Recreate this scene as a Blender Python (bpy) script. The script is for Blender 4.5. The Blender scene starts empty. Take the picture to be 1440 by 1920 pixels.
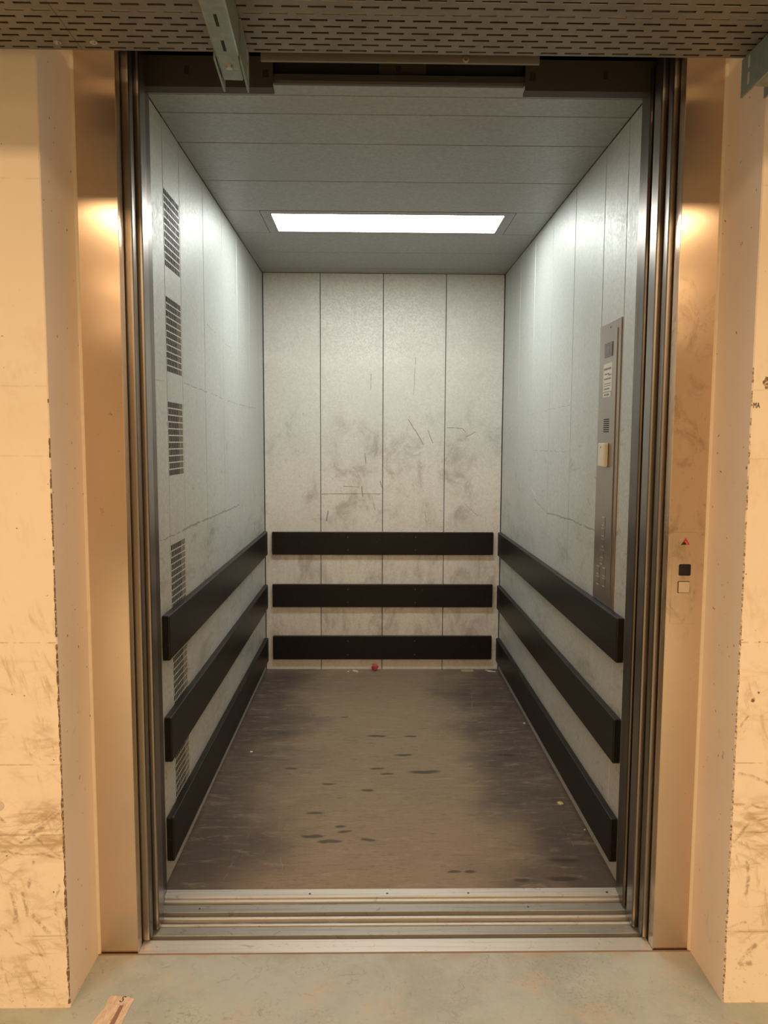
import bpy, bmesh, math, random
from mathutils import Matrix, Vector
random.seed(7)
SC = bpy.context.scene
COL = SC.collection

# ------------------------------------------------------------------ camera, world, lights, exposure
def cam_matrix(yaw, pitch, roll, loc):
    cy, sy, cp, sp = math.cos(yaw), math.sin(yaw), math.cos(pitch), math.sin(pitch)
    f = Vector((sy*cp, cy*cp, sp)); r = Vector((cy, -sy, 0)); u = r.cross(f)
    cr, sr = math.cos(roll), math.sin(roll)
    x = cr*r + sr*u; y = -sr*r + cr*u
    m = Matrix((x, y, -f)).transposed().to_4x4(); m.translation = loc
    return m
cd = bpy.data.cameras.new('camera'); cam = bpy.data.objects.new('camera', cd); COL.objects.link(cam)
cd.sensor_fit = 'VERTICAL'; cd.sensor_height = 24.0; cd.lens = 1428.52/1920*24.0; cd.clip_start = 0.02
cam.matrix_world = cam_matrix(0.0165, -0.0923, 0.0044, (-0.0724, -1.9792, 1.4))
SC.camera = cam
w = bpy.data.worlds.new('world'); SC.world = w; w.use_nodes = True
w.node_tree.nodes['Background'].inputs[0].default_value = (0.02, 0.016, 0.012, 1)
w.node_tree.nodes['Background'].inputs[1].default_value = 1.0
vs = SC.view_settings
vs.view_transform = 'Standard'; vs.look = 'None'; vs.exposure = 0.0; vs.gamma = 1.0; vs.use_curve_mapping = False

WARM = (1.0, 0.66, 0.36)
def tube(y, z, sx, power, x=0.0, sy=0.14):
    l = bpy.data.lights.new('hall_lamp', 'AREA'); l.shape = 'RECTANGLE'; l.size = sx; l.size_y = sy
    l.energy = power; l.color = WARM
    o = bpy.data.objects.new('hall_lamp', l); COL.objects.link(o); o.location = (x, y, z)   # faces straight down
tube(-3.2, 2.86, 8.5, 275, sy=.40)
tube(-5.6, 2.86, 8.5, 80, sy=.40)
tube(-8.0, 2.86, 8.5, 80, sy=.40)
CAR_LIGHT = 22.0

# ------------------------------------------------------------------ materials
class Mat:
    def __init__(s, name, base, rough=0.5, metal=0.0, spec=0.5, aniso=0.0):
        m = bpy.data.materials.new(name); m.use_nodes = True; s.m = m; s.nt = m.node_tree
        s.bs = s.nt.nodes['Principled BSDF']
        s.bs.inputs['Metallic'].default_value = metal
        s.bs.inputs['Specular IOR Level'].default_value = spec
        s.bs.inputs['Anisotropic'].default_value = aniso
        s.pos = s.n('ShaderNodeNewGeometry').outputs['Position']
        rgb = s.n('ShaderNodeRGB'); rgb.outputs[0].default_value = (*base, 1); s.col = rgb.outputs[0]
        v = s.n('ShaderNodeValue'); v.outputs[0].default_value = rough; s.rough = v.outputs[0]
        s.h = None
    def n(s, t, **kw):
        nd = s.nt.nodes.new(t)
        for k, v in kw.items(): setattr(nd, k, v)
        return nd
    def put(s, inp, v):
        if hasattr(v, 'is_output') or isinstance(v, bpy.types.NodeSocket): s.nt.links.new(v, inp)
        else: inp.default_value = v
    def math(s, op, a, b=None, c=None, clamp=False):
        nd = s.n('ShaderNodeMath', operation=op, use_clamp=clamp)
        s.put(nd.inputs[0], a)
        if b is not None: s.put(nd.inputs[1], b)
        if c is not None: s.put(nd.inputs[2], c)
        return nd.outputs[0]
    def vm(s, op, a, b=None, out=0):
        nd = s.n('ShaderNodeVectorMath', operation=op); s.put(nd.inputs[0], a)
        if b is not None:
            if op == 'SCALE': s.put(nd.inputs['Scale'], b)
            else: s.put(nd.inputs[1], b)
        return nd.outputs[out]
    def ramp(s, v, lo, hi, a=0.0, b=1.0):
        nd = s.n('ShaderNodeMapRange', interpolation_type='SMOOTHSTEP')
        s.put(nd.inputs[0], v); nd.inputs[1].default_value = lo; nd.inputs[2].default_value = hi
        nd.inputs[3].default_value = a; nd.inputs[4].default_value = b
        return nd.outputs[0]
    def axis(s, a):
        nd = s.n('ShaderNodeSeparateXYZ'); s.put(nd.inputs[0], s.pos); return nd.outputs['XYZ'.index(a)]
    def noise(s, scale, detail=4, rough=0.55, dist=0.0, kind='noise', rot=None, off=(0, 0, 0)):
        src = s.pos
        if rot:
            vr = s.n('ShaderNodeVectorRotate', rotation_type='EULER_XYZ'); s.put(vr.inputs['Vector'], src); vr.inputs['Rotation'].default_value = rot; src = vr.outputs[0]
        mp = s.n('ShaderNodeMapping'); s.put(mp.inputs[0], src); mp.inputs[1].default_value = off
        mp.inputs[3].default_value = scale if isinstance(scale, tuple) else (scale,)*3
        if kind == 'noise':
            nd = s.n('ShaderNodeTexNoise'); nd.inputs['Scale'].default_value = 1.0
            nd.inputs['Detail'].default_value = detail; nd.inputs['Roughness'].default_value = rough
            nd.inputs['Distortion'].default_value = dist
            s.put(nd.inputs['Vector'], mp.outputs[0]); return nd.outputs[0]
        nd = s.n('ShaderNodeTexVoronoi'); nd.inputs['Scale'].default_value = 1.0
        s.put(nd.inputs['Vector'], mp.outputs[0])
        if kind == 'edge': nd.feature = 'DISTANCE_TO_EDGE'; return nd.outputs['Distance']
        sp = s.n('ShaderNodeSeparateColor'); s.put(sp.inputs[0], nd.outputs['Color']); return sp.outputs[0]
    def band(s, a, lo0, lo1, hi1=None, hi0=None):
        x = s.axis(a); m = s.ramp(x, lo0, lo1) if lo0 is not None else 1.0
        if hi1 is not None:
            k = s.ramp(x, hi1, hi0, 1.0, 0.0); m = k if lo0 is None else s.math('MULTIPLY', m, k)
        return m
    def mul(s, *a):
        r = a[0]
        for b in a[1:]: r = s.math('MULTIPLY', r, b)
        return r
    def paint(s, mask, col, amt=1.0, rough=None):
        f = s.math('MULTIPLY', mask, amt, clamp=True)
        mx = s.n('ShaderNodeMix', data_type='RGBA'); s.put(mx.inputs[0], f); s.put(mx.inputs[6], s.col)
        mx.inputs[7].default_value = (*col, 1); s.col = mx.outputs[2]
        if rough is not None:
            r = s.n('ShaderNodeMix'); s.put(r.inputs[0], f); s.put(r.inputs[2], s.rough); r.inputs[3].default_value = rough
            s.rough = r.outputs[0]
        return s
    def rvar(s, v, amt):
        s.rough = s.math('ADD', s.rough, s.math('MULTIPLY', s.math('SUBTRACT', v, 0.5), amt), clamp=True); return s
    def bump(s, v, amt):
        t = s.math('MULTIPLY', v, amt); s.h = t if s.h is None else s.math('ADD', s.h, t); return s
    def seg(s, a, b, wd, soft=0.6, wob=0.0):
        """a scratch: mask of the straight segment a-b (world points) of half width wd"""
        A, B = Vector(a), Vector(b); d = B-A; L2 = max(d.length_squared, 1e-9)
        p = s.pos
        if wob:
            if not hasattr(s, '_wob'):
                nd = s.n('ShaderNodeTexNoise'); nd.inputs['Scale'].default_value = 14.0; s.put(nd.inputs['Vector'], s.pos)
                s._wob = s.vm('SUBTRACT', nd.outputs[1], (.5, .5, .5))
            p = s.vm('ADD', p, s.vm('SCALE', s._wob, wob))
        pa = s.vm('SUBTRACT', p, A)
        t = s.math('MULTIPLY', s.vm('DOT_PRODUCT', pa, d, 1), 1.0/L2, clamp=True)
        q = s.vm('SUBTRACT', pa, s.vm('SCALE', tuple(d), t))
        dist = s.vm('LENGTH', q, out=1)
        return s.ramp(dist, wd*soft, wd, 1.0, 0.0)
    def blot(s, c, r, wob=0.03):
        if not hasattr(s, '_wob'):
            nd = s.n('ShaderNodeTexNoise'); nd.inputs['Scale'].default_value = 14.0; s.put(nd.inputs['Vector'], s.pos)
            s._wob = s.vm('SUBTRACT', nd.outputs[1], (.5, .5, .5))
        p = s.vm('ADD', s.pos, s.vm('SCALE', s._wob, wob))
        q = s.vm('DIVIDE', s.vm('SUBTRACT', p, c), r)
        return s.ramp(s.vm('LENGTH', q, out=1), 0.55, 1.0, 1.0, 0.0)
    def union(s, ms):
        r = ms[0]
        for m in ms[1:]: r = s.math('MAXIMUM', r, m)
        return r
    def done(s, dist=0.001, strength=1.0, emit=None):
        s.nt.links.new(s.col, s.bs.inputs['Base Color']); s.nt.links.new(s.rough, s.bs.inputs['Roughness'])
        if s.h is not None:
            b = s.n('ShaderNodeBump'); b.inputs['Distance'].default_value = dist; b.inputs['Strength'].default_value = strength
            s.nt.links.new(s.h, b.inputs['Height']); s.nt.links.new(b.outputs[0], s.bs.inputs['Normal'])
        if emit:
            s.bs.inputs['Emission Color'].default_value = (*emit[0], 1); s.bs.inputs['Emission Strength'].default_value = emit[1]
        return s.m
def simple(name, base, rough=0.5, metal=0.0, spec=0.5, var=0.12, scale=40, emit=None):
    m = Mat(name, base, rough, metal, spec)
    m.paint(m.noise(scale, 3), tuple(c*(1-var*2.5) for c in base), 0.5)
    return m.done(emit=emit)

# zinc coated car panels
def zinc(name, base, rough, metal, dirt=True):
    m = Mat(name, base, rough, metal)
    sp = m.noise(120.0, kind='cell'); m.paint(sp, tuple(c*0.80 for c in base), 0.6); m.rvar(sp, 0.10)
    fine = m.noise(260.0, 2); m.bump(fine, 0.35)
    m.bump(m.noise(2.2, 2), 1.2)
    cl = m.noise((3.0, 3.0, 1.6), 5); m.paint(m.ramp(cl, .45, .75), tuple(c*k for c, k in zip(base, (.84, .85, .83))), .5)
    st = m.noise((40, 40, 1.2), 4); m.paint(m.ramp(st, .52, .75), tuple(c*.9 for c in base), .6)
    m.rvar(st, .12)
    return m
def scratches(m, segs, col, amt, wob=.01):
    m.paint(m.union([m.seg(a, b, wd, .3, wob) for a, b, wd in segs]), col, amt)
YB, XL, XR, ZC = 2.615, -0.718, 0.7142, 2.385

m = zinc('zinc_back', (.80, .785, .735), .56, .35)
sm = m.noise((7, 7, 5), 6, .7, .6)
m.paint(m.mul(m.ramp(sm, .40, .72), m.band('Z', .75, 1.0, 1.3, 1.75), m.band('X', -.75, -.2, .3, .8)), (.34, .29, .22), .42)
m.paint(m.mul(m.ramp(sm, .5, .78), m.band('Z', .75, 1.0, 1.35, 1.75)), (.24, .20, .15), .5)
m.paint(m.mul(m.ramp(m.noise((9, 9, 4), 6, .7, .4), .42, .72), m.band('Z', .0, .1, .7, .86)), (.20, .165, .12), .5)
mk = m.noise((60, 60, 22), 5, .75, 1.5)
m.paint(m.mul(m.ramp(mk, .62, .70), m.band('Z', .55, .9, 1.4, 1.8)), (.10, .08, .06), .55)
Y = YB
scratches(m, [((.148, Y, 1.531), (.242, Y, 1.378), .004), ((.266, Y, 1.468), (.296, Y, 1.394), .003),
   ((-.373, Y, 1.083), (-.019, Y, 1.085), .0035), ((-.114, Y, 1.328), (-.107, Y, 1.27), .004),
   ((.493, Y, 1.025), (.57, Y, .954), .002), ((.38, Y, 1.485), (.471, Y, 1.48), .003), ((.471, Y, 1.48), (.492, Y, 1.459), .003),
   ((.50, Y, 1.43), (.552, Y, 1.46), .003), ((-.075, Y, 1.80), (-.085, Y, 1.65), .002), ((.19, Y, 1.9), (.175, Y, 1.68), .002),
   ((-.13, Y, 1.13), (-.125, Y, 1.07), .005), ((-.07, Y, 1.07), (-.05, Y, .99), .003), ((-.335, Y, .98), (-.345, Y, .92), .005),
   ((-.02, Y, 1.16), (-.005, Y, 1.12), .004), ((-.24, Y, 1.13), (-.15, Y, 1.125), .003), ((.25, Y, .98), (.262, Y, .91), .002)], (.16, .13, .10), .75)
scratches(m, [((.178, Y, 1.324), (.245, Y, 1.355), .009), ((.225, Y, 1.37), (.269, Y, 1.385), .007)], (.86, .84, .78), .6, .02)
ZINC_BACK = m.done(.0012, .5)

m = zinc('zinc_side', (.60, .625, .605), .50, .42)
mk = m.noise((30, 8, 14), 6, .75, 1.2)
m.paint(m.mul(m.ramp(mk, .58, .68), m.band('Z', .0, .2, 1.3, 1.7)), (.20, .19, .17), .5)
m.paint(m.mul(m.ramp(m.noise((6, 3, 9), 6, .7, .4), .5, .75), m.band('Z', None, None, .95, 1.2)), (.27, .26, .23), .6)
X = XL
segs = [((X, .684, 1.595), (X, 1.03, 1.592), .003), ((X, 1.03, 1.592), (X, 1.476, 1.577), .003), ((X, 1.476, 1.577), (X, 2.315, 1.579), .003),
   ((X, .333, 1.095), (X, .62, 1.092), .003), ((X, .62, 1.094), (X, 1.02, 1.095), .006), ((X, 1.02, 1.094), (X, 1.74, 1.086), .005),
   ((X, 1.06, 1.855), (X, 1.58, 1.82), .002), ((X, .337, 1.579), (X, .449, 1.588), .002), ((X, .72, 2.0), (X, .95, 1.86), .002), ((X, .7, 1.93), (X, .93, 1.83), .002)]
X = XR
segs += [((X, 1.68, 1.124), (X, 1.395, 1.082), .004), ((X, 1.395, 1.084), (X, 1.048, 1.095), .005), ((X, 1.048, 1.095), (X, .68, 1.091), .005),
   ((X, 1.80, 1.54), (X, 1.07, 1.547), .002), ((X, 1.7, 1.36), (X, 1.1, 1.36), .002), ((X, .44, 1.06), (X, .33, 1.06), .002)]
scratches(m, segs, (.17, .155, .13), .6, .02)
scratches(m, [((XR, 1.743, 1.168), (XR, 1.645, 1.143), .006), ((XL, .95, 2.0), (XL, .93, 1.75), .003)], (.9, .9, .88), .5, .01)
ZINC_SIDE = m.done(.0012, .5)

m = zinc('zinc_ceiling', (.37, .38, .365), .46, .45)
m.paint(m.ramp(m.noise((30, 12, 30), 5, .75, 1.5), .68, .74), (.2, .19, .17), .5)
ZINC_CEIL = m.done(.0012, .4)

# brushed stainless steel: upright grain, so reflections smear sideways
def grain(m):
    g = m.n('ShaderNodeNewGeometry'); t = m.vm('NORMALIZE', m.vm('CROSS_PRODUCT', (0, 0, 1), g.outputs['Normal']))
    m.nt.links.new(t, m.bs.inputs['Tangent'])
m = Mat('brushed_steel', (.77, .63, .50), .25, 1.0, aniso=1.0); grain(m)
m.paint(m.mul(m.ramp(m.noise((14, 14, 9), 6, .7, .8), .48, .70), m.band('X', 0.2, 0.3), m.band('Z', .8, 1.0, 1.75, 1.95)), (.36, .28, .19), .6, .34)
m.paint(m.mul(m.ramp(m.noise((40, 40, 14), 6, .75, 1.5), .62, .70), m.band('Z', .4, .8, 1.6, 1.8)), (.22, .15, .09), .5, .4)
m.paint(m.ramp(m.noise((70, 70, 40), 4, .7, 1.0), .71, .75), (.16, .11, .07), .6, .6)
m.bump(m.noise((2.5, 2.5, 4.5), 2), 1.0)
STEEL = m.done(.002, .25)
m = Mat('door_leaf_steel', (.30, .27, .235), .30, 1.0)
m.paint(m.ramp(m.noise((30, 30, 6), 5, .7), .5, .75), (.30, .25, .20), .6, .45)
LEAF = m.done()
m = Mat('car_leaf_steel', (.17, .145, .12), .34, 1.0); m.paint(m.ramp(m.noise((30, 30, 6), 5, .7), .5, .75), (.10, .08, .06), .6, .45)
LEAF_DARK = m.done()
m = Mat('aluminium_sill', (.70, .68, .64), .42, .55)
m.paint(m.ramp(m.noise((1.2, 80, 30), 5, .7), .45, .7), (.36, .34, .31), .5, .5)
m.paint(m.ramp(m.noise((22, 40, 22), 6, .75, 1.5), .58, .70), (.20, .17, .14), .6, .6)
m.rvar(m.noise((50, 50, 50), 4), .25)
SILL = m.done()
m = Mat('dirty_sill', (.15, .12, .09), .5, .6)
m.paint(m.ramp(m.noise((9, 60, 30), 6, .75, 1.0), .5, .68), (.36, .33, .28), .7, .4)
SILL_DIRT = m.done()
m = Mat('dull_sill', (.43, .41, .375), .40, .65)
m.paint(m.ramp(m.noise((2, 70, 30), 5, .7), .45, .7), (.27, .25, .22), .6, .5)
m.paint(m.ramp(m.noise((26, 50, 22), 6, .75, 1.5), .57, .68), (.14, .12, .095), .6, .6)
SILL_MID = m.done()
SILL_BED = simple('sill_bed', (.045, .036, .027), .7)
DARK = simple('shaft_dark', (.012, .011, .010), .8)
m = Mat('header_steel', (.07, .058, .045), .5, .3)
m.paint(m.ramp(m.noise((6, 6, 30), 5, .7), .45, .7), (.07, .06, .05), .7); HEADER = m.done()
HEADPALE = simple('header_pale', (.20, .175, .145), .5, .3)
RUBBER = simple('black_screen', (.008, .007, .008), .25)

# black bumper board
m = Mat('bumper_black', (.008, .0065, .006), .40, spec=.28)
m.paint(m.ramp(m.noise((40, 3.0, 70), 6, .7, .6), .55, .72), (.022, .018, .016), .7, .5)
m.paint(m.ramp(m.noise((34, 14, 40), 7, .8, 1.2), .60, .70), (.11, .10, .085), .55, .6)
m.bump(m.noise((20, 2, 60), 4), .6)
BUMPER = m.done(.001, .4)

# car floor
m = Mat('car_floor', (.085, .064, .054), .46, spec=.4)
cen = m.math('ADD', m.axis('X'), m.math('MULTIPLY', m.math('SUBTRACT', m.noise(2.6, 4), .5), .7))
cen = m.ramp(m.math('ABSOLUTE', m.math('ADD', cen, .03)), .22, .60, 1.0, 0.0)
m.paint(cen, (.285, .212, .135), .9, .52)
m.paint(m.ramp(m.noise((2.2, 3.0, 1), 6, .65), .42, .7), (.19, .145, .11), .4)
m.paint(m.ramp(m.noise((7, 26, 1), 7, .8, .6), .5, .72), (.36, .29, .21), .62)
m.paint(m.ramp(m.noise((14, 60, 1), 7, .8, .8, off=(4, 2, 0)), .50, .72), (.055, .044, .038), .6)
m.paint(m.ramp(m.noise((50, 200, 1), 5, .8, 1.0), .52, .70), (.055, .045, .038), .45)
m.paint(m.ramp(m.noise((240, 30, 1), 5, .8, 1.0, rot=(0, 0, .35)), .66, .75), (.25, .22, .19), .35)
m.paint(m.ramp(m.noise((120, 120, 1), 3, .8), .74, .77), (.38, .34, .28), .5)
ST = [(-.276, .618, .05), (-.217, .584, .05), (-.079, .59, .03), (-.283, .785, .045), (-.248, 1.032, .035), (-.418, 1.184, .035), (-.506, 1.577, .03),
  (-.208, 1.793, .03), (-.044, 1.542, .06), (.119, 1.541, .04), (.072, 1.325, .05), (-.046, 1.182, .035), (.002, 1.126, .035), (.155, 1.148, .085),
  (-.081, .973, .03), (-.181, .687, .025), (-.167, .647, .03), (.252, .39, .03), (.414, .339, .03), (.548, .35, .065), (.534, 1.322, .065), (.579, .452, .06), (.20, .39, .025)]
m.paint(m.union([m.blot((x, y, 0), (r, max(r*.28, .012), 1), .03) for x, y, r in ST]), (.048, .037, .032), .85, .35)
FS = [((.353, 1.05, 0), (.29, .52, 0), .0025), ((.40, 2.30, 0), (.36, 1.80, 0), .003), ((.49, 2.2, 0), (.45, 1.78, 0), .003), ((.32, 1.75, 0), (.62, 1.70, 0), .003),
  ((.50, 1.9, 0), (.52, 1.3, 0), .002), ((-.55, .33, 0), (-.45, 1.0, 0), .002), ((-.35, .33, 0), (-.42, .8, 0), .002), ((.60, 1.5, 0), (.64, .5, 0), .002)]
m.paint(m.union([m.seg(a, b, wd, .3, .03) for a, b, wd in FS]), (.28, .25, .21), .4)
m.bump(m.noise((30, 60, 1), 5, .7), 1.0)
CARFLOOR = m.done(.0015, .4)

# painted concrete, landing floor
m = Mat('landing_floor', (.43, .48, .47), .48, spec=.4)
m.paint(m.ramp(m.noise(3.5, 6, .65, .4), .42, .66), (.33, .37, .36), .75)
m.paint(m.ramp(m.noise(7, 7, .7, .8, off=(3, 1, 0)), .52, .72), (.50, .43, .36), .7)
m.paint(m.ramp(m.noise(26, 6, .75, 1.2), .56, .70), (.24, .20, .165), .55)
m.paint(m.ramp(m.noise(90, 4, .7), .66, .74), (.16, .14, .12), .55)
m.paint(m.ramp(m.noise((34, 60, 1), 6, .8, .6), .5, .72), (.52, .55, .52), .45)
m.paint(m.mul(m.ramp(m.noise(5, 4, .6, off=(1, 5, 0)), .50, .62), m.ramp(m.noise(120, 4, .75), .5, .62)), (.27, .24, .19), .5)
m.paint(m.ramp(m.noise(70, 4, .7, off=(9, 0, 0)), .68, .72), (.5, .48, .42), .5)
m.paint(m.mul(m.band('Y', -.06, -.005), m.ramp(m.noise((9, 9, 9), 4), .4, .65)), (.36, .25, .16), .5)
m.bump(m.noise(40, 5, .7), 1.0)
FLOORM = m.done(.002, .4)

def concrete(name, base, front):
    m = Mat(name, base, .62, spec=.35)
    m.paint(m.ramp(m.noise((4, 4, 3), 5, .6), .4, .7), tuple(c*k for c, k in zip(base, (.93, .90, .86))), .6)
    if front:
        band = m.math('MAXIMUM', m.band('Z', .36, .44, .52, .60), m.band('Z', .0, .03, .16, .34))
        patch = m.ramp(m.noise(9, 3, .5, off=(2, 0, 5)), .42, .62)
        for k, (an, w) in enumerate(((.05, 1.0), (.6, .7), (-.5, .7))):
            sc = m.noise((9, 9, 46), 4, .62, .5, rot=(0, an, 0), off=(3*k, 0, k))
            m.paint(m.mul(m.ramp(sc, .45, .68), m.band('Z', .36, .44, .49, .56)), (.40, .275, .165), .72*w)
            m.paint(m.mul(m.ramp(sc, .50, .70), patch, m.band('Z', -.1, 0, .55, 1.1)), (.46, .335, .21), .55*w)
        sc = m.noise((46, 46, 9), 4, .65, .8, rot=(0, .25, 0))
        m.paint(m.mul(m.ramp(sc, .52, .68), patch, m.band('Z', -.1, 0, .8, 1.4)), (.45, .33, .21), .55)
        m.paint(m.mul(m.ramp(m.noise((60, 60, 60), 4, .75), .58, .68), m.band('Z', -.2, -.1, .06, .2)), (.35, .24, .15), .6)
        m.paint(m.mul(m.ramp(m.noise((11, 11, 7), 5, .7, off=(7, 1, 2)), .52, .72), m.band('Z', .5, .9, 1.5, 1.8)), (.62, .49, .36), .45)
        for z in (.445, .186, .62, .92, 1.36, 1.52, 1.98):
            ln = m.ramp(m.math('ABSOLUTE', m.math('SUBTRACT', m.axis('Z'), m.math('ADD', z, m.math('MULTIPLY', m.noise(6, 2), .006)))), .0006, .0026, 1.0, 0.0)
            m.paint(m.mul(ln, m.ramp(m.noise((22, 22, 4), 4), .42, .55)), (.36, .26, .16), .55 if z < 1 else .2)
        m.paint(m.ramp(m.noise(75, 2, .5), .735, .745), (.14, .10, .07), .9)
        y = -.2011
        L = [((-.963, y, .20), (-.90, y, .145), .004), ((-.90, y, .145), (-.853, y, .129), .004), ((-.90, y, .235), (-.86, y, .193), .008), ((-1.0, y, .52), (-.955, y, .478), .005),
             ((-.885, y, .453), (-.818, y, .504), .006), ((-.895, y, .455), (-.83, y, .508), .004), ((-.834, y, .324), (-.837, y, .242), .007), ((-.908, y, .313), (-.888, y, .38), .006),
             ((-.97, y, .424), (-.925, y, .426), .005), ((-.925, y, .426), (-.885, y, .447), .005), ((-.88, y, .44), (-.83, y, .40), .005), ((-.985, y, .40), (-.86, y, .402), .005),
             ((-.86, y, .402), (-.82, y, .385), .005), ((-.95, y, .31), (-.94, y, .22), .008), ((-.92, y, .30), (-.915, y, .235), .006)]
        Rr = [((.8095, y, .5166), (.901, y, .511), .006), ((.808, y, .4445), (.904, y, .4466), .003), ((.83, y, .596), (.898, y, .571), .007), ((.86, y, .367), (.859, y, .291), .008),
             ((.812, y, .417), (.86, y, .47), .007), ((.86, y, .47), (.902, y, .482), .006), ((.854, y, .10), (.89, y, .15), .009), ((.86, y, .095), (.88, y, .10), .010), ((.82, y, .20), (.86, y, .215), .006),
             ((.818, y, .71), (.838, y, .74), .005), ((.832, y, .70), (.85, y, .725), .005)]
        m.paint(m.mul(m.union([m.seg(a, b, wd, .2, .03) for a, b, wd in L+Rr]), m.ramp(m.noise((70, 70, 70), 4, .7), .35, .6)), (.33, .22, .13), .75)
    else:
        m.paint(m.mul(m.ramp(m.noise((30, 14, 9), 6, .75, 1.0), .6, .72), m.band('Z', -.1, 0, 1.3, 1.8)), tuple(c*.62 for c in base), .4)
        m.paint(m.ramp(m.noise(60, 2, .5), .725, .74), (.14, .10, .07), .8)
    m.bump(m.noise((40, 40, 40), 5, .7), .6); m.bump(m.noise((4, 4, 7), 3), 1.5)
    return m.done(.002, .5)
CONC_FRONT = concrete('cream_concrete', (.80, .71, .60), True)
CONC_SIDE = concrete('cream_reveal', (.86, .745, .66), False)  # same cream paint as the front, lightened in place of missing side light
m = Mat('chipped_edge', (.17, .12, .085), .9); m.paint(m.ramp(m.noise((60, 60, 95), 4, .7), .50, .60), (.62, .50, .38), .9); CHIP = m.done()
m = Mat('speckled_edge', (.19, .135, .095), .9); m.paint(m.ramp(m.noise((80, 80, 120), 4, .75), .42, .54), (.70, .60, .48), .95); CHIP_FINE = m.done()
HALL = simple('hall_paint', (.72, .63, .52), .7)
CAULK = simple('cream_caulk', (.80, .70, .56), .5)
BROWNSEAL = simple('brown_sealant', (.30, .19, .12), .6)

m = Mat('tray_zinc', (.24, .22, .195), .5, .5)
m.paint(m.ramp(m.noise((14, 14, 14), 5), .4, .7), (.18, .165, .145), .6); m.rvar(m.noise(60, 3), .15); TRAY = m.done()
m = Mat('hot_dip_zinc', (.32, .375, .33), .42, .7)
m.paint(m.noise(70, kind='cell'), (.23, .275, .24), .6); m.rvar(m.noise(30, 3), .2); GALV = m.done()
GALV_EDGE = simple('cut_zinc', (.72, .70, .62), .4, .6)
COPM = Mat('panel_steel', (.36, .325, .29), .30, .9)
COPM.rvar(COPM.noise((200, 200, 3), 3), .15); COPM = COPM.done()
CREAM = simple('cream_plastic', (.72, .68, .56), .4)
PAPER = simple('white_paper', (.80, .79, .74), .7)
INK = simple('print_grey', (.22, .22, .21), .8)
SCREEN = simple('display_grey', (.085, .075, .080), .22)
ARROW = simple('display_arrow', (.22, .21, .25), .5, emit=((.45, .42, .55), .10))
BTN = simple('glint_steel', (.62, .58, .52), .28, .9)
BTNFACE = simple('button_face', (.62, .52, .42), .4, .2)
RED = simple('signal_red', (.52, .03, .02), .4)
BLACK = simple('print_black', (.010, .008, .008), .5)
SCREW = simple('screw_steel', (.10, .09, .08), .4, .8)
SCREWB = simple('bright_screw', (.6, .58, .52), .3, .9)
REDCABLE = simple('red_sheath', (.16, .03, .025), .5)
LEAKCABLE = simple('leak_sheath', (.30, .26, .20), .55)
DARKCABLE = simple('dark_sheath', (.03, .025, .02), .5)
PINK = simple('pink_wrapper', (.62, .06, .12), .35, var=.25)
WHITE = simple('white_scrap', (.82, .80, .74), .6)
CARD = simple('brown_card', (.42, .32, .21), .8)
YELLOW = simple('yellow_scrap', (.62, .50, .22), .7)
m = Mat('worn_label', (.62, .46, .36), .6)
m.paint(m.ramp(m.noise((90, 24, 1), 6, .75, 1.0, rot=(0, 0, .2)), .46, .6), (.74, .62, .48), .8)
m.paint(m.ramp(m.noise((120, 40, 1), 5, .75, 1.5, off=(2, 2, 0)), .56, .66), (.36, .22, .15), .7); LABEL = m.done()
LABELBROWN = simple('label_brown', (.30, .17, .11), .6)
m = Mat('diffuser', (.9, .9, .88), .4); DIFF = m.done(emit=((.98, 1.0, .955), CAR_LIGHT))

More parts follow.
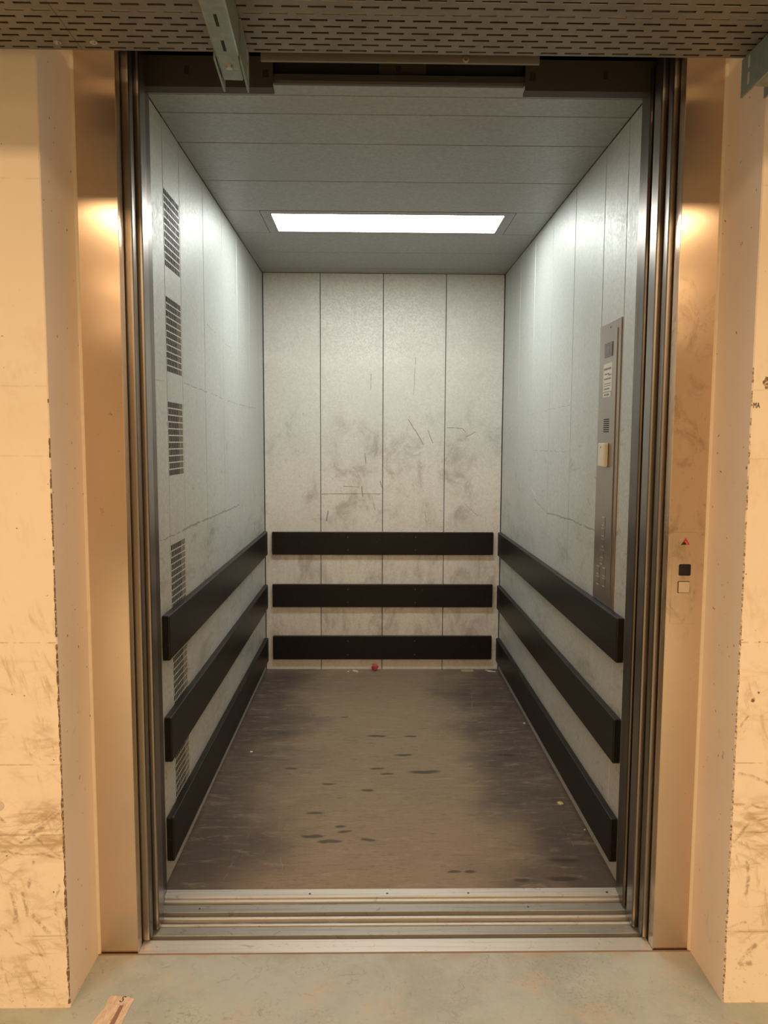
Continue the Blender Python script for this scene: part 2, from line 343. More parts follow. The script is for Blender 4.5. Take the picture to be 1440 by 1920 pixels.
# ------------------------------------------------------------------ mesh helpers
class MB:
    def __init__(s): s.v = []; s.f = []
    def box(s, x0, x1, y0, y1, z0, z1):
        b = len(s.v)
        s.v += [(x, y, z) for z in (z0, z1) for y in (y0, y1) for x in (x0, x1)]
        s.f += [tuple(b+i for i in q) for q in ((0, 2, 3, 1), (4, 5, 7, 6), (0, 1, 5, 4), (2, 6, 7, 3), (0, 4, 6, 2), (1, 3, 7, 5))]
        return s
    def prism(s, pts, axis, a, b):
        """closed outline pts in the plane across axis, extruded a..b.  x:(y,z) y:(x,z) z:(x,y)"""
        def P(p, t): return {'x': (t, p[0], p[1]), 'y': (p[0], t, p[1]), 'z': (p[0], p[1], t)}[axis]
        n = len(pts); o = len(s.v)
        s.v += [P(p, a) for p in pts] + [P(p, b) for p in pts]
        s.f += [tuple(range(o, o+n)), tuple(range(o+2*n-1, o+n-1, -1))]
        s.f += [(o+i, o+n+i, o+n+(i+1) % n, o+(i+1) % n) for i in range(n)]
        return s
    def cyl(s, c, r, axis, a, b, n=14):
        return s.prism([(c[0]+r*math.cos(2*math.pi*i/n), c[1]+r*math.sin(2*math.pi*i/n)) for i in range(n)], axis, a, b)
    def ring(s, c, r0, r1, axis, a, b, n=18):
        def P(p, t): return {'x': (t, p[0], p[1]), 'y': (p[0], t, p[1]), 'z': (p[0], p[1], t)}[axis]
        o = len(s.v)
        for t in (a, b):
            for r in (r0, r1): s.v += [P((c[0]+r*math.cos(2*math.pi*i/n), c[1]+r*math.sin(2*math.pi*i/n)), t) for i in range(n)]
        for i in range(n):
            j = (i+1) % n
            for p, q in ((0, n), (n, 3*n), (3*n, 2*n), (2*n, 0)): s.f.append((o+p+i, o+p+j, o+q+j, o+q+i))
        return s
    def tube(s, pts, r, n=8):
        o = len(s.v)
        for i, p in enumerate(pts):
            p = Vector(p); d = (Vector(pts[min(i+1, len(pts)-1)])-Vector(pts[max(i-1, 0)])).normalized()
            u = d.cross(Vector((0, 0, 1))).normalized(); v = d.cross(u)
            s.v += [tuple(p+u*r*math.cos(2*math.pi*k/n)+v*r*math.sin(2*math.pi*k/n)) for k in range(n)]
        for i in range(len(pts)-1):
            for k in range(n): s.f.append((o+i*n+k, o+i*n+(k+1) % n, o+(i+1)*n+(k+1) % n, o+(i+1)*n+k))
        s.f += [tuple(range(o, o+n)), tuple(range(o+(len(pts)-1)*n+n-1, o+(len(pts)-1)*n-1, -1))]
        return s
    def build(s, name, mat, parent=None, bevel=0, seg=1, smooth=False, kind=None):
        off = Vector((0, 0, 0))
        if parent is not None:
            p = parent
            while p is not None: off += Vector(p.location); p = p.parent
        me = bpy.data.meshes.new(name)
        me.from_pydata([tuple(Vector(q)-off) for q in s.v], [], s.f); me.update()
        bm = bmesh.new(); bm.from_mesh(me); bmesh.ops.recalc_face_normals(bm, faces=bm.faces[:])
        if bevel: bmesh.ops.bevel(bm, geom=bm.edges[:], offset=bevel, segments=seg, affect='EDGES', profile=.5)
        bm.to_mesh(me); bm.free()
        if smooth:
            for q in me.polygons: q.use_smooth = True
        me.materials.append(mat)
        o = bpy.data.objects.new(name, me); COL.objects.link(o)
        if parent is not None: o.parent = parent
        if kind: o['kind'] = kind
        return o
def B(*a): return MB().box(*a)
def tag(o, label=None, cat=None, group=None, kind=None):
    for k, v in (('label', label), ('category', cat), ('group', group), ('kind', kind)):
        if v: o[k] = v
    return o
def thing(name, label, cat, loc, group=None):
    o = bpy.data.objects.new(name, None); o.empty_display_size = .05; COL.objects.link(o); o.location = loc
    return tag(o, label, cat, group)
def struct(o, label, cat): return tag(o, label, cat, kind='structure')

# ------------------------------------------------------------------ the hall: floor, walls, ceiling
struct(B(-5, 5, -10, -.006, -.15, 0).build('floor', FLOORM), 'grey green painted concrete landing floor with worn tan patches', 'floor')
PL, PR, PY = -.815, .8125, -.2011
def pillar(name, label, xe, sgn):
    """concrete wall end with a slightly broken arris; sgn = +1 when the opening lies to +X"""
    root = MB(); lv = []; z = 0.0
    while z < 2.372:
        lv.append(z); z += .009
    lv.append(2.372)
    prof = []
    for z in lv:
        k = max(0.0, min(1.0, (1.5-z)/1.5))
        j = (.0012+(.0035 if sgn > 0 else .0022)*k)*random.random()
        prof.append([(xe-sgn*4.2, PY), (xe-sgn*(.002+j), PY), (xe-sgn*.0002*random.random(), PY+.002+j*.8), (xe, PY+.012), (xe, .35), (xe-sgn*4.2, .35)])
    def strip(idx, name, mat, parent=None, cap=False):
        mb = MB(); n = len(idx)
        for z, p in zip(lv, prof):
            for i in idx: mb.v.append((p[i][0], p[i][1], z))
        for a in range(len(lv)-1):
            for i in range(n-1): mb.f.append((a*n+i, a*n+i+1, (a+1)*n+i+1, (a+1)*n+i))
        return mb.build(name, mat, parent)
    # solid body carries the front, the reveal face and the broken arris are its parts
    mb = MB(); n = 6
    for z, p in zip(lv, prof): mb.v += [(q[0], q[1], z) for q in p]
    for a in range(len(lv)-1):
        for i in range(n): mb.f.append((a*n+i, a*n+(i+1) % n, (a+1)*n+(i+1) % n, (a+1)*n+i))
    mb.f += [tuple(range(n-1, -1, -1)), tuple(range((len(lv)-1)*n, len(lv)*n))]
    o = mb.build(name, CONC_FRONT)
    o.data.materials.append(CONC_SIDE); o.data.materials.append(CHIP if sgn > 0 else CHIP_FINE)
    run = False
    for f in o.data.polygons:
        c = f.center; nx = f.normal.x
        if abs(c.x-xe) < .001 and c.y > PY+.009: f.material_index = 1
        elif abs(c.x-xe) < .006 and c.y < PY+.013 and (abs(nx) > .25):
            chance = max(0.0, min(1.0, (1.75-c.z)/1.1))
            
            if random.random() < .35: run = random.random() < min(1, chance*(1.25 if sgn > 0 else 1.6))
            f.material_index = 2 if (run and c.y < PY+.006) else 1
    struct(o, label, 'wall'); return o
wl = pillar('wall_left', 'cream painted concrete wall with dark curved scuffs near the floor and its broken corner beside the plain steel post', PL, 1)
wr = pillar('wall_right', 'cream painted concrete wall marked with black letters and a drill hole beside the steel post with the call plate', PR, -1)
struct(B(-5, 5, PY, .03, 2.372, 3.05).build('wall_above', HALL), 'cream concrete wall above the lift opening', 'wall')
struct(B(-5, 5, -10.15, -10, 0, 3.05).build('wall_rear', HALL), 'cream painted end wall of the hall behind the camera', 'wall')
struct(B(-5.15, -5, -10, .35, 0, 3.05).build('wall_hall_left', HALL), 'cream hall side wall on the side of the vents', 'wall')
struct(B(5, 5.15, -10, .35, 0, 3.05).build('wall_hall_right', HALL), 'cream hall side wall on the side of the call plate', 'wall')
struct(B(-5, 5, -10, .35, 3.05, 3.2).build('ceiling', HALL), 'cream painted hall ceiling over the landing', 'ceiling')
# caulk beads and the brown sealant line at the foot
def bead(x, s): return MB().prism([(x, -.0065), (x+s*.0035, -.0035), (x+s*.006, .0), (x+s*.006, .004), (x, .004)], 'z', 0.0, 2.37)
struct(bead(PL, 1).build('trim_1', CAULK), 'cream caulk bead between left reveal and plain steel post', 'trim')
struct(bead(PR, -1).build('trim_2', CAULK), 'cream caulk bead between right reveal and steel post with call plate', 'trim')
struct(B(PL, PR, -.008, -.0035, -.02, .0015).build('trim_3', BROWNSEAL), 'thin brown sealant line along the front of the door sill', 'trim')
# marks on the right wall
def text(name, s, size, mat, parent, matrix, extrude=.0):
    cu = bpy.data.curves.new(name, 'FONT'); cu.body = s; cu.size = size; cu.extrude = extrude; cu.align_x = 'CENTER'; cu.align_y = 'CENTER'
    t = bpy.data.objects.new(name, cu); COL.objects.link(t)
    dg = bpy.context.evaluated_depsgraph_get(); me = bpy.data.meshes.new_from_object(t.evaluated_get(dg))
    bpy.data.objects.remove(t)
    off = Vector((0, 0, 0)); p = parent
    while p is not None: off += Vector(p.location); p = p.parent
    me.transform(Matrix.Translation(-off) @ matrix); me.materials.clear(); me.materials.append(mat)
    o = bpy.data.objects.new(name, me); COL.objects.link(o); o.parent = parent; return o
FACE_Y = lambda x, y, z: Matrix.Translation((x, y, z)) @ Matrix.Rotation(math.pi/2, 4, 'X')          # reads from -Y
o = text('lettering', 'MA', .015, BLACK, wr, FACE_Y(.8245, PY-.0006, 1.487) @ Matrix.Diagonal((.75, 1.25, 1, 1)), .0003); o['label'] = 'small handwritten black letters MA'
o = MB().cyl((-.9685, .522), .0125, 'y', PY-.002, PY+.002, 24).build('tie_hole_plug', simple('grey_plug', (.62, .58, .52), .6), wl, .0008); o['label'] = 'round grey plug in the concrete'
def pit(x, z, r, parent):
    mb = MB(); n = 13
    pts = [(x+r*(.6+.6*random.random())*math.cos(2*math.pi*i/n), z+r*(.6+.6*random.random())*math.sin(2*math.pi*i/n)) for i in range(n)]
    mb.prism(pts, 'y', PY-.0007, PY+.01); o = mb.build('drill_hole', CHIP, parent); o['label'] = 'ragged dark drill hole'; return o
pit(.8475, 1.54, .013, wr); pit(.8515, .781, .006, wr); pit(.864, .80, .003, wr)

# ------------------------------------------------------------------ landing door: posts, leaves, sill
OL, OR = -.7085, .7105
d1 = bpy.data.objects.new('door_1', None); COL.objects.link(d1); struct(d1, 'landing door of the goods lift, open, brushed steel posts and leaf edges', 'door')
# steel post = folded sheet: face and return
def post(xo, xi, s):
    mb = MB().prism([(xo, .0), (xi, .0), (xi, .036), (xi-s*.012, .036), (xi-s*.012, .012), (xo, .012)], 'z', 0.0, 2.372)
    return mb
for xo, xi, s in ((PL, OL, 1), (PR, OR, -1)): post(xo, xi, s).build('frame_post', STEEL, d1, .0012, 1)
# leaf edges: each leaf a rounded-edge sheet box standing a little further into the opening
def leaf(xe, s, y0, y1, name, par, mat=None, z1=2.42):
    r = .006
    pts = [(xe-s*.22, y0), (xe-s*r, y0), (xe-s*r*.3, y0+r*.3), (xe, y0+r), (xe, y1-r), (xe-s*r*.3, y1-r*.3), (xe-s*r, y1), (xe-s*.22, y1)]
    o = MB().prism(pts, 'z', .006, z1).build(name, mat or (LEAF if par.name == 'door_1' else LEAF_DARK), par); return o
leaf(-.689, 1, .045, .083, 'door_leaf', d1); leaf(-.677, 1, .092, .150, 'door_leaf', d1)
leaf(.697, -1, .045, .083, 'door_leaf', d1); leaf(.6845, -1, .092, .150, 'door_leaf', d1)
sill = B(-.735, .735, -.0035, .162, -.075, -.038).build('sill', SILL_BED, d1)
def rail(x0, x1, y0, y1, z0, z1, mat, par): return B(x0, x1, y0, y1, z0, z1).build('sill_rail', mat, par, .0006, 1)
rail(-.7085, .7105, -.0035, .0535, -.038, 0, SILL, sill)
rail(-.735, .735, .0735, .1105, -.038, -.001, SILL_MID, sill)
rail(-.735, .735, .1150, .1235, -.038, .001, SILL, sill)
rail(-.735, .735, .1310, .1460, -.038, -.010, SILL_DIRT, sill)
rail(-.735, .735, .1520, .1620, -.038, -.003, SILL, sill)
# header over the opening
hd = B(-.9, .9, .05, .12, 2.47, 2.75).build('header', DARK, d1)
pl = B(-.356, .352, .048, .056, 2.357, 2.47).build('header_plate', HEADPALE, d1, .001)
MB().ring((.1635, 2.366), .0045, .0085, 'y', .0455, .048).build('rivet', SCREWB, pl)

# ------------------------------------------------------------------ car door: sill, leaves, operator
d2 = bpy.data.objects.new('door_2', None); COL.objects.link(d2); struct(d2, 'inner door of the lift car, open, dark steel leaf edges and hanger plates', 'door')
leaf(-.697, 1, .19, .235, 'door_leaf', d2); leaf(-.704, 1, .24, .286, 'door_leaf', d2)
leaf(.690, -1, .19, .235, 'door_leaf', d2); leaf(.697, -1, .24, .286, 'door_leaf', d2)
sill2 = B(-.735, .735, .179, .2916, -.075, -.038).build('sill', SILL_BED, d2)
rail(-.735, .735, .179, .2165, -.038, 0, SILL_MID, sill2)
rail(-.735, .735, .2215, .2300, -.038, -.006, SILL_DIRT, sill2)
rail(-.735, .735, .2330, .2440, -.038, -.001, SILL, sill2)
thr = rail(-.735, .735, .2500, .2916, -.038, .003, SILL, sill2); thr.name = 'threshold_plate'
def screw(x, y, z, par, r=.0035, mat=SCREW): return MB().cyl((x, y), r, 'z', z, z+.0008, 12).build('screw', mat, d2)
for x in (-.26, -.02, .232, .665): screw(x, .266, .003, sill2)
for x in (-.585, .405): screw(x, .198, 0, sill2, .003, SCREW)
# hanger plates: two low side plates, a higher centre lip
for x0, x1 in ((-.73, -.344), (.3455, .73)):
    pts = [(.2, 2.359), (.232, 2.356), (.232, 2.364), (.206, 2.366), (.206, 2.44), (.2, 2.44)]
    hp = MB().prism(pts, 'x', x0, x1).build('hanger_plate', HEADER, d2)
    sx = x0+.152 if x0 < 0 else x1-.164
    B(sx-.006, sx+.006, .1985, .2, 2.392, 2.413).build('slot', DARK, hp, .004 if False else 0)
    ex = x1-.02 if x0 < 0 else x0+.02
    B(ex-.008, ex+.008, .1985, .2, 2.385, 2.405).build('slot', DARK, hp)
lip = MB().prism([(.206, 2.381), (.214, 2.377), (.226, 2.377), (.226, 2.398), (.206, 2.398)], 'x', -.344, .3455).build('header_lip', HEADER, d2)
cb = B(-.344, .3455, .236, .25, 2.395, 2.5).build('header_beam', DARK, d2)
blk = B(-.055, .075, .228, .236, 2.40, 2.46).build('header_block', HEADER, d2)
MB().cyl((.0, 2.425), .008, 'y', .2265, .228).build('slot', DARK, blk)
B(-.9, .9, .13, .19, 2.47, 2.75).build('header_beam', DARK, d2)
B(-.9, .9, .27, .29, 2.42, 2.75).build('header_back', DARK, d2)

# ------------------------------------------------------------------ lift car shell
PT, GAP = .018, .0018
def shell(name, label, cat, box, mat=DARK): return struct(B(*box).build(name, mat), label, cat)
wcb = shell('wall_car_back', 'rear zinc wall of the lift car made of four tall panels', 'wall', (XL-.05, XR+.05, YB+PT+.002, YB+PT+.03, -.06, 2.5))
wcl = shell('wall_car_left', 'left zinc wall of the lift car with six perforated vents', 'wall', (XL-PT-.06, XL-PT-.045, .25, YB+.02, -.06, 2.5))
wcr = shell('wall_car_right', 'right zinc wall of the lift car carrying the operating panel', 'wall', (XR+PT+.002, XR+PT+.03, .25, YB+.02, -.06, 2.5))
cc = shell('ceiling_car', 'zinc plank ceiling of the lift car around the lit diffuser', 'ceiling', (XL-.02, XR+.02, .27, YB+.02, ZC+.09, ZC+.12))
fc = struct(B(XL-.017, XR+.017, .292, YB+.016, -.08, 0).build('floor_car', CARFLOOR), 'worn dark brown car floor with black streaks and a paler middle', 'floor')
xs = [XL+.002, -.379, -.0055, .3665, XR-.002]
for a, b in zip(xs, xs[1:]): B(a+GAP, b-GAP, YB, YB+PT, .0, ZC-.001).build('wall_panel', ZINC_BACK, wcb, .0012)
ys = [.2916, .460, .662, 1.02, 1.39, 1.75, 2.11, 2.47, YB-.001]
VENT = [(2.18, 1.943), (1.853, 1.616), (1.525, 1.286), (1.065, .828), (.738, .501), (.410, .173)]
VY0, VY1 = .465, .652
for i, (a, b) in enumerate(zip(ys, ys[1:])):
    a += GAP; b -= GAP
    if i != 1:
        B(XL-PT, XL, a, b, 0, ZC-.001).build('wall_panel', ZINC_SIDE, wcl, .0012); continue
    mb = MB().box(XL-.003, XL, a, VY0, 0, ZC-.001).box(XL-.003, XL, VY1, b, 0, ZC-.001)
    e = [ZC-.001]+[q for v in VENT for q in v]+[0]
    for k in range(0, len(e), 2): mb.box(XL-.003, XL, VY0, VY1, e[k+1], e[k])
    vp = mb.build('wall_panel', ZINC_SIDE, wcl)
    # perforated fields: staggered upright slots punched in the sheet, each field real bars over the dark duct
    def field(z1, z0):
        g = MB(); rows = 11; cols = 11; rp = (z1-z0)/rows; cp = (VY1-VY0)/cols; bar = .0036; hb = .0040
        for r in range(rows+1):
            zc = z1-r*rp; g.box(XL-.0008, XL-.0003, VY0, VY1, max(zc-hb/2, z0), min(zc+hb/2, z1))
        for r in range(rows):
            za, zb = z1-(r+1)*rp+hb/2, z1-r*rp-hb/2
            for c in range(cols+1):
                y = VY0+(c+(.5 if r % 2 else 0))*cp
                ya, yb = max(y-bar/2, VY0), min(y+bar/2, VY1)
                if yb-ya > .0005: g.box(XL-.0008, XL-.0003, ya, yb, za, zb)
        return g
    for z1, z0 in VENT: field(z1, z0).build('vent_grille', ZINC_SIDE, vp, kind='stuff')
ys = [.2916, .434, .666, 1.042, 1.411, 1.776, 2.14, 2.50, YB-.001]
for a, b in zip(ys, ys[1:]): B(XR, XR+PT, a+GAP, b-GAP, 0, ZC-.001).build('wall_panel', ZINC_SIDE, wcr, .0012)
ysc = [.232, .307, .431, .6615, 1.03, 1.405, 1.757, 2.125, 2.49, YB]
for i, (a, b) in enumerate(zip(ysc, ysc[1:])):
    if i == 5:
        B(XL+.001, -.5595, a+GAP, b-GAP*1.6, ZC, ZC+PT).build('ceiling_plank', ZINC_CEIL, cc, .001)
        B(.5515, XR-.001, a+GAP, b-GAP*1.6, ZC, ZC+PT).build('ceiling_plank', ZINC_CEIL, cc, .001)
    else: B(XL+.001, XR-.001, a+GAP, b-GAP*1.6, ZC, ZC+PT).build('ceiling_plank', ZINC_CEIL, cc, .001)

# car light
cl = thing('ceiling_light', 'long bright white flush light panel in the zinc car ceiling', 'light', (0, 1.58, ZC))
f0, f1, g0, g1 = -.557, .549, 1.4085, 1.7535
a0, a1, b0, b1 = -.513, .506, 1.452, 1.726
mb = MB().box(f0, f1, g0, b0, ZC-.0005, ZC+.012).box(f0, f1, b1, g1, ZC-.0005, ZC+.012).box(f0, a0, b0, b1, ZC-.0005, ZC+.012).box(a1, f1, b0, b1, ZC-.0005, ZC+.012)
fr = mb.build('light_frame', ZINC_CEIL, cl)
B(a0, a1, b0, b1, ZC+.004, ZC+.010).build('diffuser', DIFF, cl)
B(f0+.005, f1-.005, g0+.005, g1-.005, ZC+.014, ZC+.06).build('light_housing', DARK, cl)
for x in (-.468, 0, .46): MB().cyl((x, 1.432), .004, 'z', ZC-.0018, ZC-.0005, 10).build('screw', SCREWB, fr)

# ------------------------------------------------------------------ bumper boards
BT = .024
BZ = ((.862, .720), (.539, .395), (.213, .069))
rows = ('top', 'middle', 'bottom')
def bumper_side(x0, x1, y0, y1, z0, z1, label, group='black bumper boards around the car walls'):
    t = thing('bumper_rail', label, 'bumper', ((x0+x1)/2, (y0+y1)/2, z0), group)
    B(x0, x1, y0, y1, z0, z1).build('board', BUMPER, t, .004, 2)
    return t
for (z1, z0), n, dy in zip(BZ, rows, (0, 0, 0)):
    bumper_side(XL+.0003, XL+BT, .338, 2.56, z0, z1, {'top': 'black bumper board on the left car wall below the vents, uppermost of the three there',
        'middle': 'scuffed black bumper board on the left car wall, between the two other boards', 'bottom': 'scratched black bumper board low on the left car wall just above the floor'}[n])
    bumper_side(XR-BT, XR-.0003, .330, 2.575, z0-.005, z1-.005, {'top': 'black bumper board directly under the car operating panel on the right wall',
        'middle': 'black bumper board on the right car wall, second below the operating panel', 'bottom': 'scratched black bumper board low on the right car wall just above the floor'}[n])
for (z1, z0), n in zip(((.854, .716), (.534, .394), (.214, .068)), rows):
    t = bumper_side(-.672, .667, YB-BT, YB-.0003, z0, z1, {'top': 'black bumper board across the rear car wall, uppermost of its three',
        'middle': 'black bumper board across the rear car wall, between the other two', 'bottom': 'black bumper board across the rear car wall just above the pink litter'}[n])
    for x in (-.215, .195):
        for z in (z0+.03, z1-.03): MB().cyl((x, z), .005, 'y', YB-BT-.0008, YB-BT, 10).build('screw', SCREW, t)

# ------------------------------------------------------------------ car operating panel
cop = thing('car_operating_panel', 'tall narrow steel control panel with buttons on the right car wall', 'control panel', (XR, .553, .86))
px = XR-.004
B(px, XR-.0003, .442, .664, .859, 1.793).build('face_plate', COPM, cop, .001)
def onpanel(name, mat, y0, y1, z0, z1, t, par, bevel=0): return B(px-t, px, y0, y1, z0, z1).build(name, mat, par, bevel)
onpanel('hinge_strip', COPM, .472, .482, .892, 1.765, .003, cop, .0008)
onpanel('hinge_groove', DARK, .4825, .4855, .892, 1.765, .0004, cop)
ds = onpanel('display', SCREEN, .522, .604, 1.682, 1.728, .002, cop)
ar = MB().prism([(.566, 1.690), (.560, 1.690), (.560, 1.709), (.553, 1.709), (.563, 1.721), (.573, 1.709), (.566, 1.709)], 'x', px-.0026, px-.002).build('arrow', ARROW, ds)
nt = onpanel('notice', PAPER, .520, .612, 1.569, 1.661, .0008, cop); nt['label'] = 'white printed notice with grey lines of text'
mb = MB()
for z, h, y0, y1 in ((1.640, .006, .53, .606), (1.6245, .004, .55, .60), (1.620, .004, .527, .56), (1.608, .005, .53, .603), (1.593, .0025, .53, .603), (1.586, .0025, .53, .603), (1.575, .005, .545, .60)):
    y = y0
    while y < y1:
        wd = min(.006+.012*random.random(), y1-y); mb.box(px-.0011, px-.0008, y, y+wd, z, z+h); y += wd+.003
mb.build('print_line', INK, nt, kind='stuff')
st = onpanel('notice', PAPER, .530, .612, 1.551, 1.565, .0008, cop); st['label'] = 'small white strip label under the notice'
MB().box(px-.0011, px-.0008, .545, .575, 1.555, 1.561).box(px-.0011, px-.0008, .58, .597, 1.555, 1.561).build('print_line', INK, st)
mb = MB()
for i in range(7): mb.box(px-.0006, px, .538, .596, 1.434+i*.0068, 1.434+i*.0068+.0036)
mb.build('speaker_slots', DARK, cop, kind='stuff')
MB().cyl((.55, 1.776), .003, 'x', px-.001, px, 10).build('screw', SCREW, cop)
rd = B(px-.0145, px, .536, .608, 1.318, 1.398).build('card_reader', CREAM, cop, .004, 2); rd['label'] = 'cream plastic card reader box'
MB().cyl((.575, 1.384), .003, 'x', px-.0151, px-.0140, 10).build('reader_lamp', SCREW, rd)
for y, z in ((.560, 1.135), (.562, 1.098), (.564, 1.061), (.566, 1.024), (.570, .995)) + ((.606, .962), (.608, .926), (.540, .966), (.541, .930)):
    h = .015 if z != .995 else .008
    b = B(px-.0012, px, y-.014, y+.014, z-h, z+h).build('button', COPM, cop, .0005)
    for q in (z+h-.0035, z-h): B(px-.003, px-.0012, y-.014, y+.014, q, q+.0035).build('button_glint', BTN, b)  # pale bars imitate the glints on each button's top and bottom edge

# ------------------------------------------------------------------ landing call plate
cp = thing('call_plate', 'steel call button plate with red and black triangle on the right door post', 'call panel', (.754, 0, .92))
B(.722, .7855, -.0016, 0, .9205, 1.1655).build('face_plate', STEEL, cp, .0004)
tri = MB().prism([(.7425, 1.1325), (.7667, 1.1325), (.7546, 1.1515)], 'y', -.0020, -.0016).build('emblem', RED, cp); tri['label'] = 'red and black triangle emblem'
c = (.7425, 1.1325); n = 8
pts = [c]+[(c[0]+.0142*math.cos(a), c[1]+.0142*math.sin(a)*.72) for a in [i/n*.98 for i in range(n+1)]]
MB().prism(pts, 'y', -.0023, -.0020).build('emblem_sector', BLACK, tri)
arc = []
for i in range(n+1):
    a = i/n*.9; arc.append((c[0]+.0160*math.cos(a), c[1]+.0160*math.sin(a)*.72))
for i in range(n, -1, -1):
    a = i/n*.9; arc.append((c[0]+.0172*math.cos(a), c[1]+.0172*math.sin(a)*.72))
MB().prism(arc, 'y', -.0023, -.0020).build('emblem_arc', BTNFACE, tri)
def rrect(x0, x1, z0, z1, r, n=5):
    p = []
    for cx, cz, a0 in ((x1-r, z1-r, 0), (x0+r, z1-r, 90), (x0+r, z0+r, 180), (x1-r, z0+r, 270)):
        for i in range(n+1):
            a = math.radians(a0+90*i/n); p.append((cx+r*math.cos(a), cz+r*math.sin(a)))
    return p
MB().prism(rrect(.7398, .7716, 1.0500, 1.0810, .004), 'y', -.0024, -.0016).build('display', RUBBER, cp)
bz = MB().prism(rrect(.7382, .7700, 1.0035, 1.0355, .003), 'y', -.0020, -.0016).build('button_surround', SCREW, cp)
MB().prism(rrect(.7402, .7685, 1.0052, 1.0338, .002), 'y', -.0050, -.0020).build('button', BTNFACE, bz)

# ------------------------------------------------------------------ perforated cable tray above the opening
TZ, TY1, TY0 = 2.24, -.2365, -.930
tray = thing('cable_tray', 'wide perforated zinc cable tray crossing above the lift opening', 'cable tray', (0, (TY0+TY1)/2, TZ))
RP, SP, SL, SW = .0238, .0517, .0356, .0072
def tray_floor(x0, x1):
    mb = MB(); y = TY1; k = 0; t = .0015
    yc = TY1-.0105
    while yc-SW/2 > -.455:          # unseen rest of the tray is left solid to block lamp light
        mb.box(x0, x1, yc+SW/2, y, TZ, TZ+t)
        ph = -.8452+(SP/2 if k % 2 else 0); i = math.floor((x0-ph)/SP)-1; edge = x0
        while True:
            sx0 = ph+i*SP; sx1 = sx0+SL; i += 1
            if sx1 <= x0: continue
            if sx0 >= x1: break
            if sx0 > edge: mb.box(edge, sx0, yc-SW/2, yc+SW/2, TZ, TZ+t)
            edge = max(edge, sx1)
        if edge < x1: mb.box(edge, x1, yc-SW/2, yc+SW/2, TZ, TZ+t)
        y = yc-SW/2; yc -= RP; k += 1
    mb.box(x0, x1, TY0, y, TZ, TZ+t); return mb
tray_floor(-1.7, -.7005).build('tray_floor', TRAY, tray); tray_floor(-.6995, 1.7).build('tray_floor', TRAY, tray)
for y in (TY1-.0015, TY0): B(-1.7, 1.7, y, y+.0015, TZ+.0015, TZ+.11).build('side_rail', TRAY, tray)
for x, y in ((-.739, -.274), (-.662, -.276), (-.739, -.60), (-.662, -.60)):
    b = MB().cyl((x, y), .008, 'z', TZ-.004, TZ, 14).build('bolt', SCREWB, tray)
    MB().cyl((x, y), .004, 'z', TZ-.007, TZ-.004, 6).build('nut', SCREWB, b)
def cable(y, r, mat, label, wob=.01):
    z = TZ+.0016+r
    pts = [(-1.7+i*.17, y+random.uniform(-wob, wob), z) for i in range(21)]
    tag(MB().tube(pts, r).build('cable', mat, smooth=True), label, 'cable')
cable(-.262, .017, DARKCABLE, 'black cable in the tray along its edge nearest the lift', .003)
cable(-.302, .018, REDCABLE, 'dark red cable in the tray, second from the lift side', .003)
cable(-.343, .017, DARKCABLE, 'black cable in the tray between dark red and grey cables', .003)
cable(-.386, .019, LEAKCABLE, 'added beige grey cable standing in for light leaking through the tray slots', .003)  # pale cable added in place of light leaking through the slots
cable(-.428, .018, DARKCABLE, 'black cable in the tray on the far side of the beige one', .003)

# galvanised support arms under the tray
def arm(x, yaw, label, rise=.0):
    t = thing('support_arm', label, 'bracket', (x, -.285, 2.16))
    W, H, th, L = .047, .078, .003, 1.1
    h = W/2
    pts = [(-h, H), (-h, .006), (-h+.002, .002), (-h+.006, 0), (h-.006, 0), (h-.002, .002), (h, .006), (h, H), (h-th, H), (h-th, .007), (h-.007, th), (-h+.007, th), (-h+th, .007), (-h+th, H)]
    ch = MB().prism(pts, 'y', -L, 0.0); 
    def b(mb, name, mat, par, bev=0):
        mb.v = [(q[0]+t.location.x, q[1]+t.location.y, q[2]+t.location.z) for q in mb.v]; return mb.build(name, mat, par, bev)
    web = b(ch, 'channel', GALV, t)
    b(MB().box(-h+.004, h-.004, 0, .0008, .0002, .003), 'cut_edge', GALV_EDGE, web)
    for s in (-1, 1):
        xs0 = s*(h+.0002); 
        pts = [(-.09, .0), (.05, -.003), (.05, H-.001), (-.09, H-.001)]
        pp = b(MB().prism(pts, 'x', min(xs0, xs0+s*.004), max(xs0, xs0+s*.004)), 'end_plate', GALV, t)
        for z0 in (.012, .046):
            b(MB().box(min(xs0+s*.004, xs0+s*.0046), max(xs0+s*.004, xs0+s*.0046), .012, .02, z0, z0+.024), 'slot', GALV_EDGE, pp)
    for k in range(8):
        b(MB().box(-.003, .003, -.16-k*.09, -.12-k*.09, -.0004, .0001), 'slot', DARK, web)
    b(MB().cyl((0, -.06), .007, 'z', -.005, 0, 6), 'bolt', SCREWB, t)
    t.rotation_euler.z = yaw
arm(-.367, .045, 'galvanised channel arm with bolt and end plates under the tray, before the dark door header')
arm(.766, 0.0, 'galvanised channel arm with slotted end plates under the tray, over the right concrete wall')

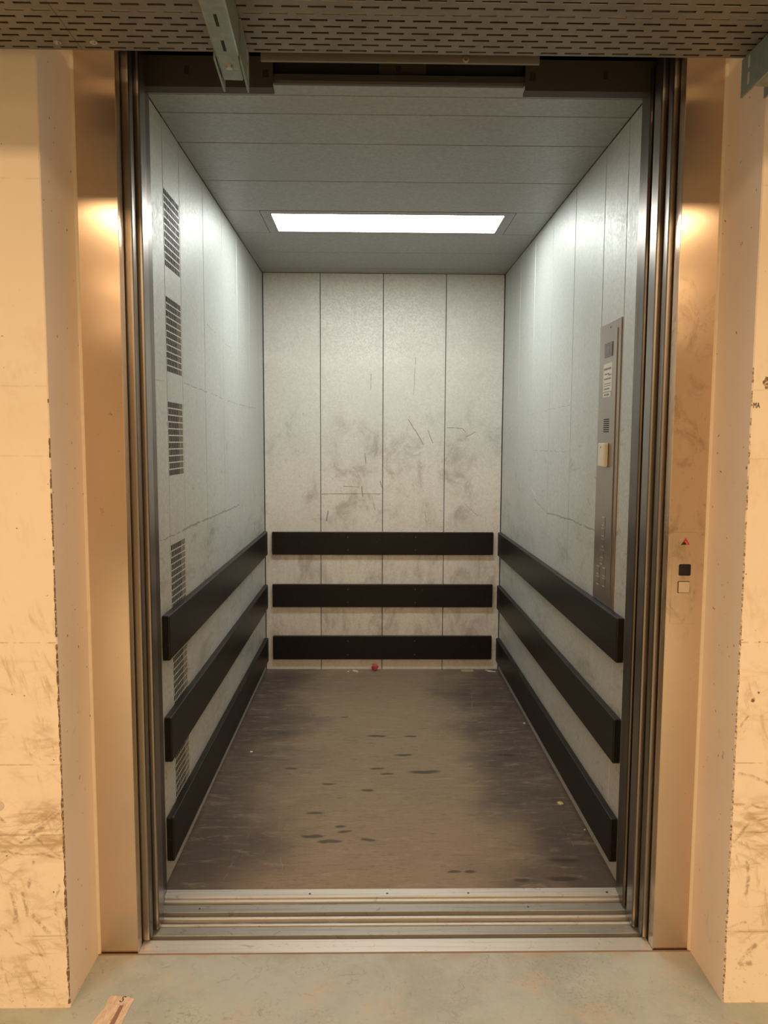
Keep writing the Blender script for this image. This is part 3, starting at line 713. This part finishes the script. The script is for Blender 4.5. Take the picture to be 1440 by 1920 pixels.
# ------------------------------------------------------------------ litter and the floor label
def crumple(name, label, cat, loc, r, mat, flat=1.0, seed=1):
    rnd = random.Random(seed); bm = bmesh.new(); bmesh.ops.create_icosphere(bm, subdivisions=2, radius=1)
    for v in bm.verts:
        k = .65+.5*rnd.random(); v.co = Vector((v.co.x*r*k, v.co.y*r*k, v.co.z*r*k*flat))
    zm = min(v.co.z for v in bm.verts)
    for v in bm.verts: v.co.z -= zm
    me = bpy.data.meshes.new(name); bm.to_mesh(me); bm.free(); me.materials.append(mat)
    o = bpy.data.objects.new(name, me); COL.objects.link(o); o.location = loc; return tag(o, label, cat)
crumple('crumpled_wrapper', 'crumpled pink wrapper on the car floor against the rear wall', 'litter', (-.049, 2.588, 0.0), .021, PINK, 1.0, 3)
def chip(name, label, pts, h, mat):
    cx = sum(p[0] for p in pts)/len(pts); cy = sum(p[1] for p in pts)/len(pts)
    mb = MB().prism(pts, 'z', 0.0, h); mb.v = [(x-cx, y-cy, z) for x, y, z in mb.v]
    o = mb.build(name, mat); o.location = (cx, cy, .0002); return tag(o, label, 'litter')
chip('paper_scrap', 'white paper scrap left of the pink wrapper on the car floor', [(-.182, 2.582), (-.155, 2.566), (-.150, 2.552), (-.158, 2.552), (-.184, 2.572)], .006, WHITE)
chip('paper_scrap', 'tiny white crumb farthest left before the rear car wall', [(-.214, 2.566), (-.205, 2.570), (-.208, 2.556), (-.216, 2.554)], .004, WHITE)
chip('splinter', 'thin brown splinter between white scrap and pink wrapper', [(-.165, 2.520), (-.163, 2.517), (-.122, 2.560), (-.124, 2.562)], .002, CARD)
chip('card_piece', 'flat piece of brown cardboard before the rear car wall', [(.478, 2.590), (.552, 2.592), (.553, 2.555), (.535, 2.552), (.482, 2.558)], .006, CARD)
chip('plastic_shard', 'long pale shard in the right rear corner of the car floor', [(.630, 2.592), (.636, 2.592), (.690, 2.556), (.686, 2.551)], .003, WHITE)
chip('plastic_shard', 'short pale shard lying across the corner beside the long one', [(.640, 2.566), (.690, 2.560), (.690, 2.556), (.641, 2.561)], .003, WHITE)
chip('wood_chip', 'yellow chip on the car floor beside the right bottom bumper', [(.655, .862), (.664, .868), (.674, .862), (.676, .848), (.664, .842), (.654, .850)], .004, YELLOW)
chip('paper_crumb', 'white crumb on the car floor near the middle of the right bumper', [(.690, 1.704), (.697, 1.707), (.699, 1.698), (.692, 1.694)], .003, WHITE)
chip('paper_crumb', 'white crumb on the left half of the car floor', [(-.618, 1.363), (-.606, 1.362), (-.607, 1.352), (-.617, 1.354)], .003, WHITE)
chip('paper_crumb', 'small pale crumb on the right front of the car floor', [(.700, .655), (.707, .657), (.707, .650), (.701, .649)], .003, YELLOW)
lb = thing('floor_label', 'worn peeling paper label stuck to the landing floor near the left wall', 'label', (-.70, -.22, 0))
pts = [(-.727, -.163), (-.716, -.162), (-.708, -.166), (-.690, -.165), (-.664, -.174), (-.668, -.20), (-.670, -.256), (-.682, -.33), (-.722, -.33), (-.738, -.29), (-.744, -.262), (-.741, -.25), (-.736, -.224), (-.729, -.20), (-.732, -.178)]
MB().prism(pts, 'z', .0003, .0012).build('paper', LABEL, lb)
MB().prism([(-.694, -.196), (-.685, -.195), (-.690, -.33), (-.705, -.33)], 'z', .0012, .0016).build('stripe', LABELBROWN, lb)
text('lettering', 'S', .030, BLACK, lb, Matrix.Translation((-.694, -.176, .0015)) @ Matrix.Rotation(-.35, 4, 'Z') @ Matrix.Diagonal((.8, 1, 1, 1)))
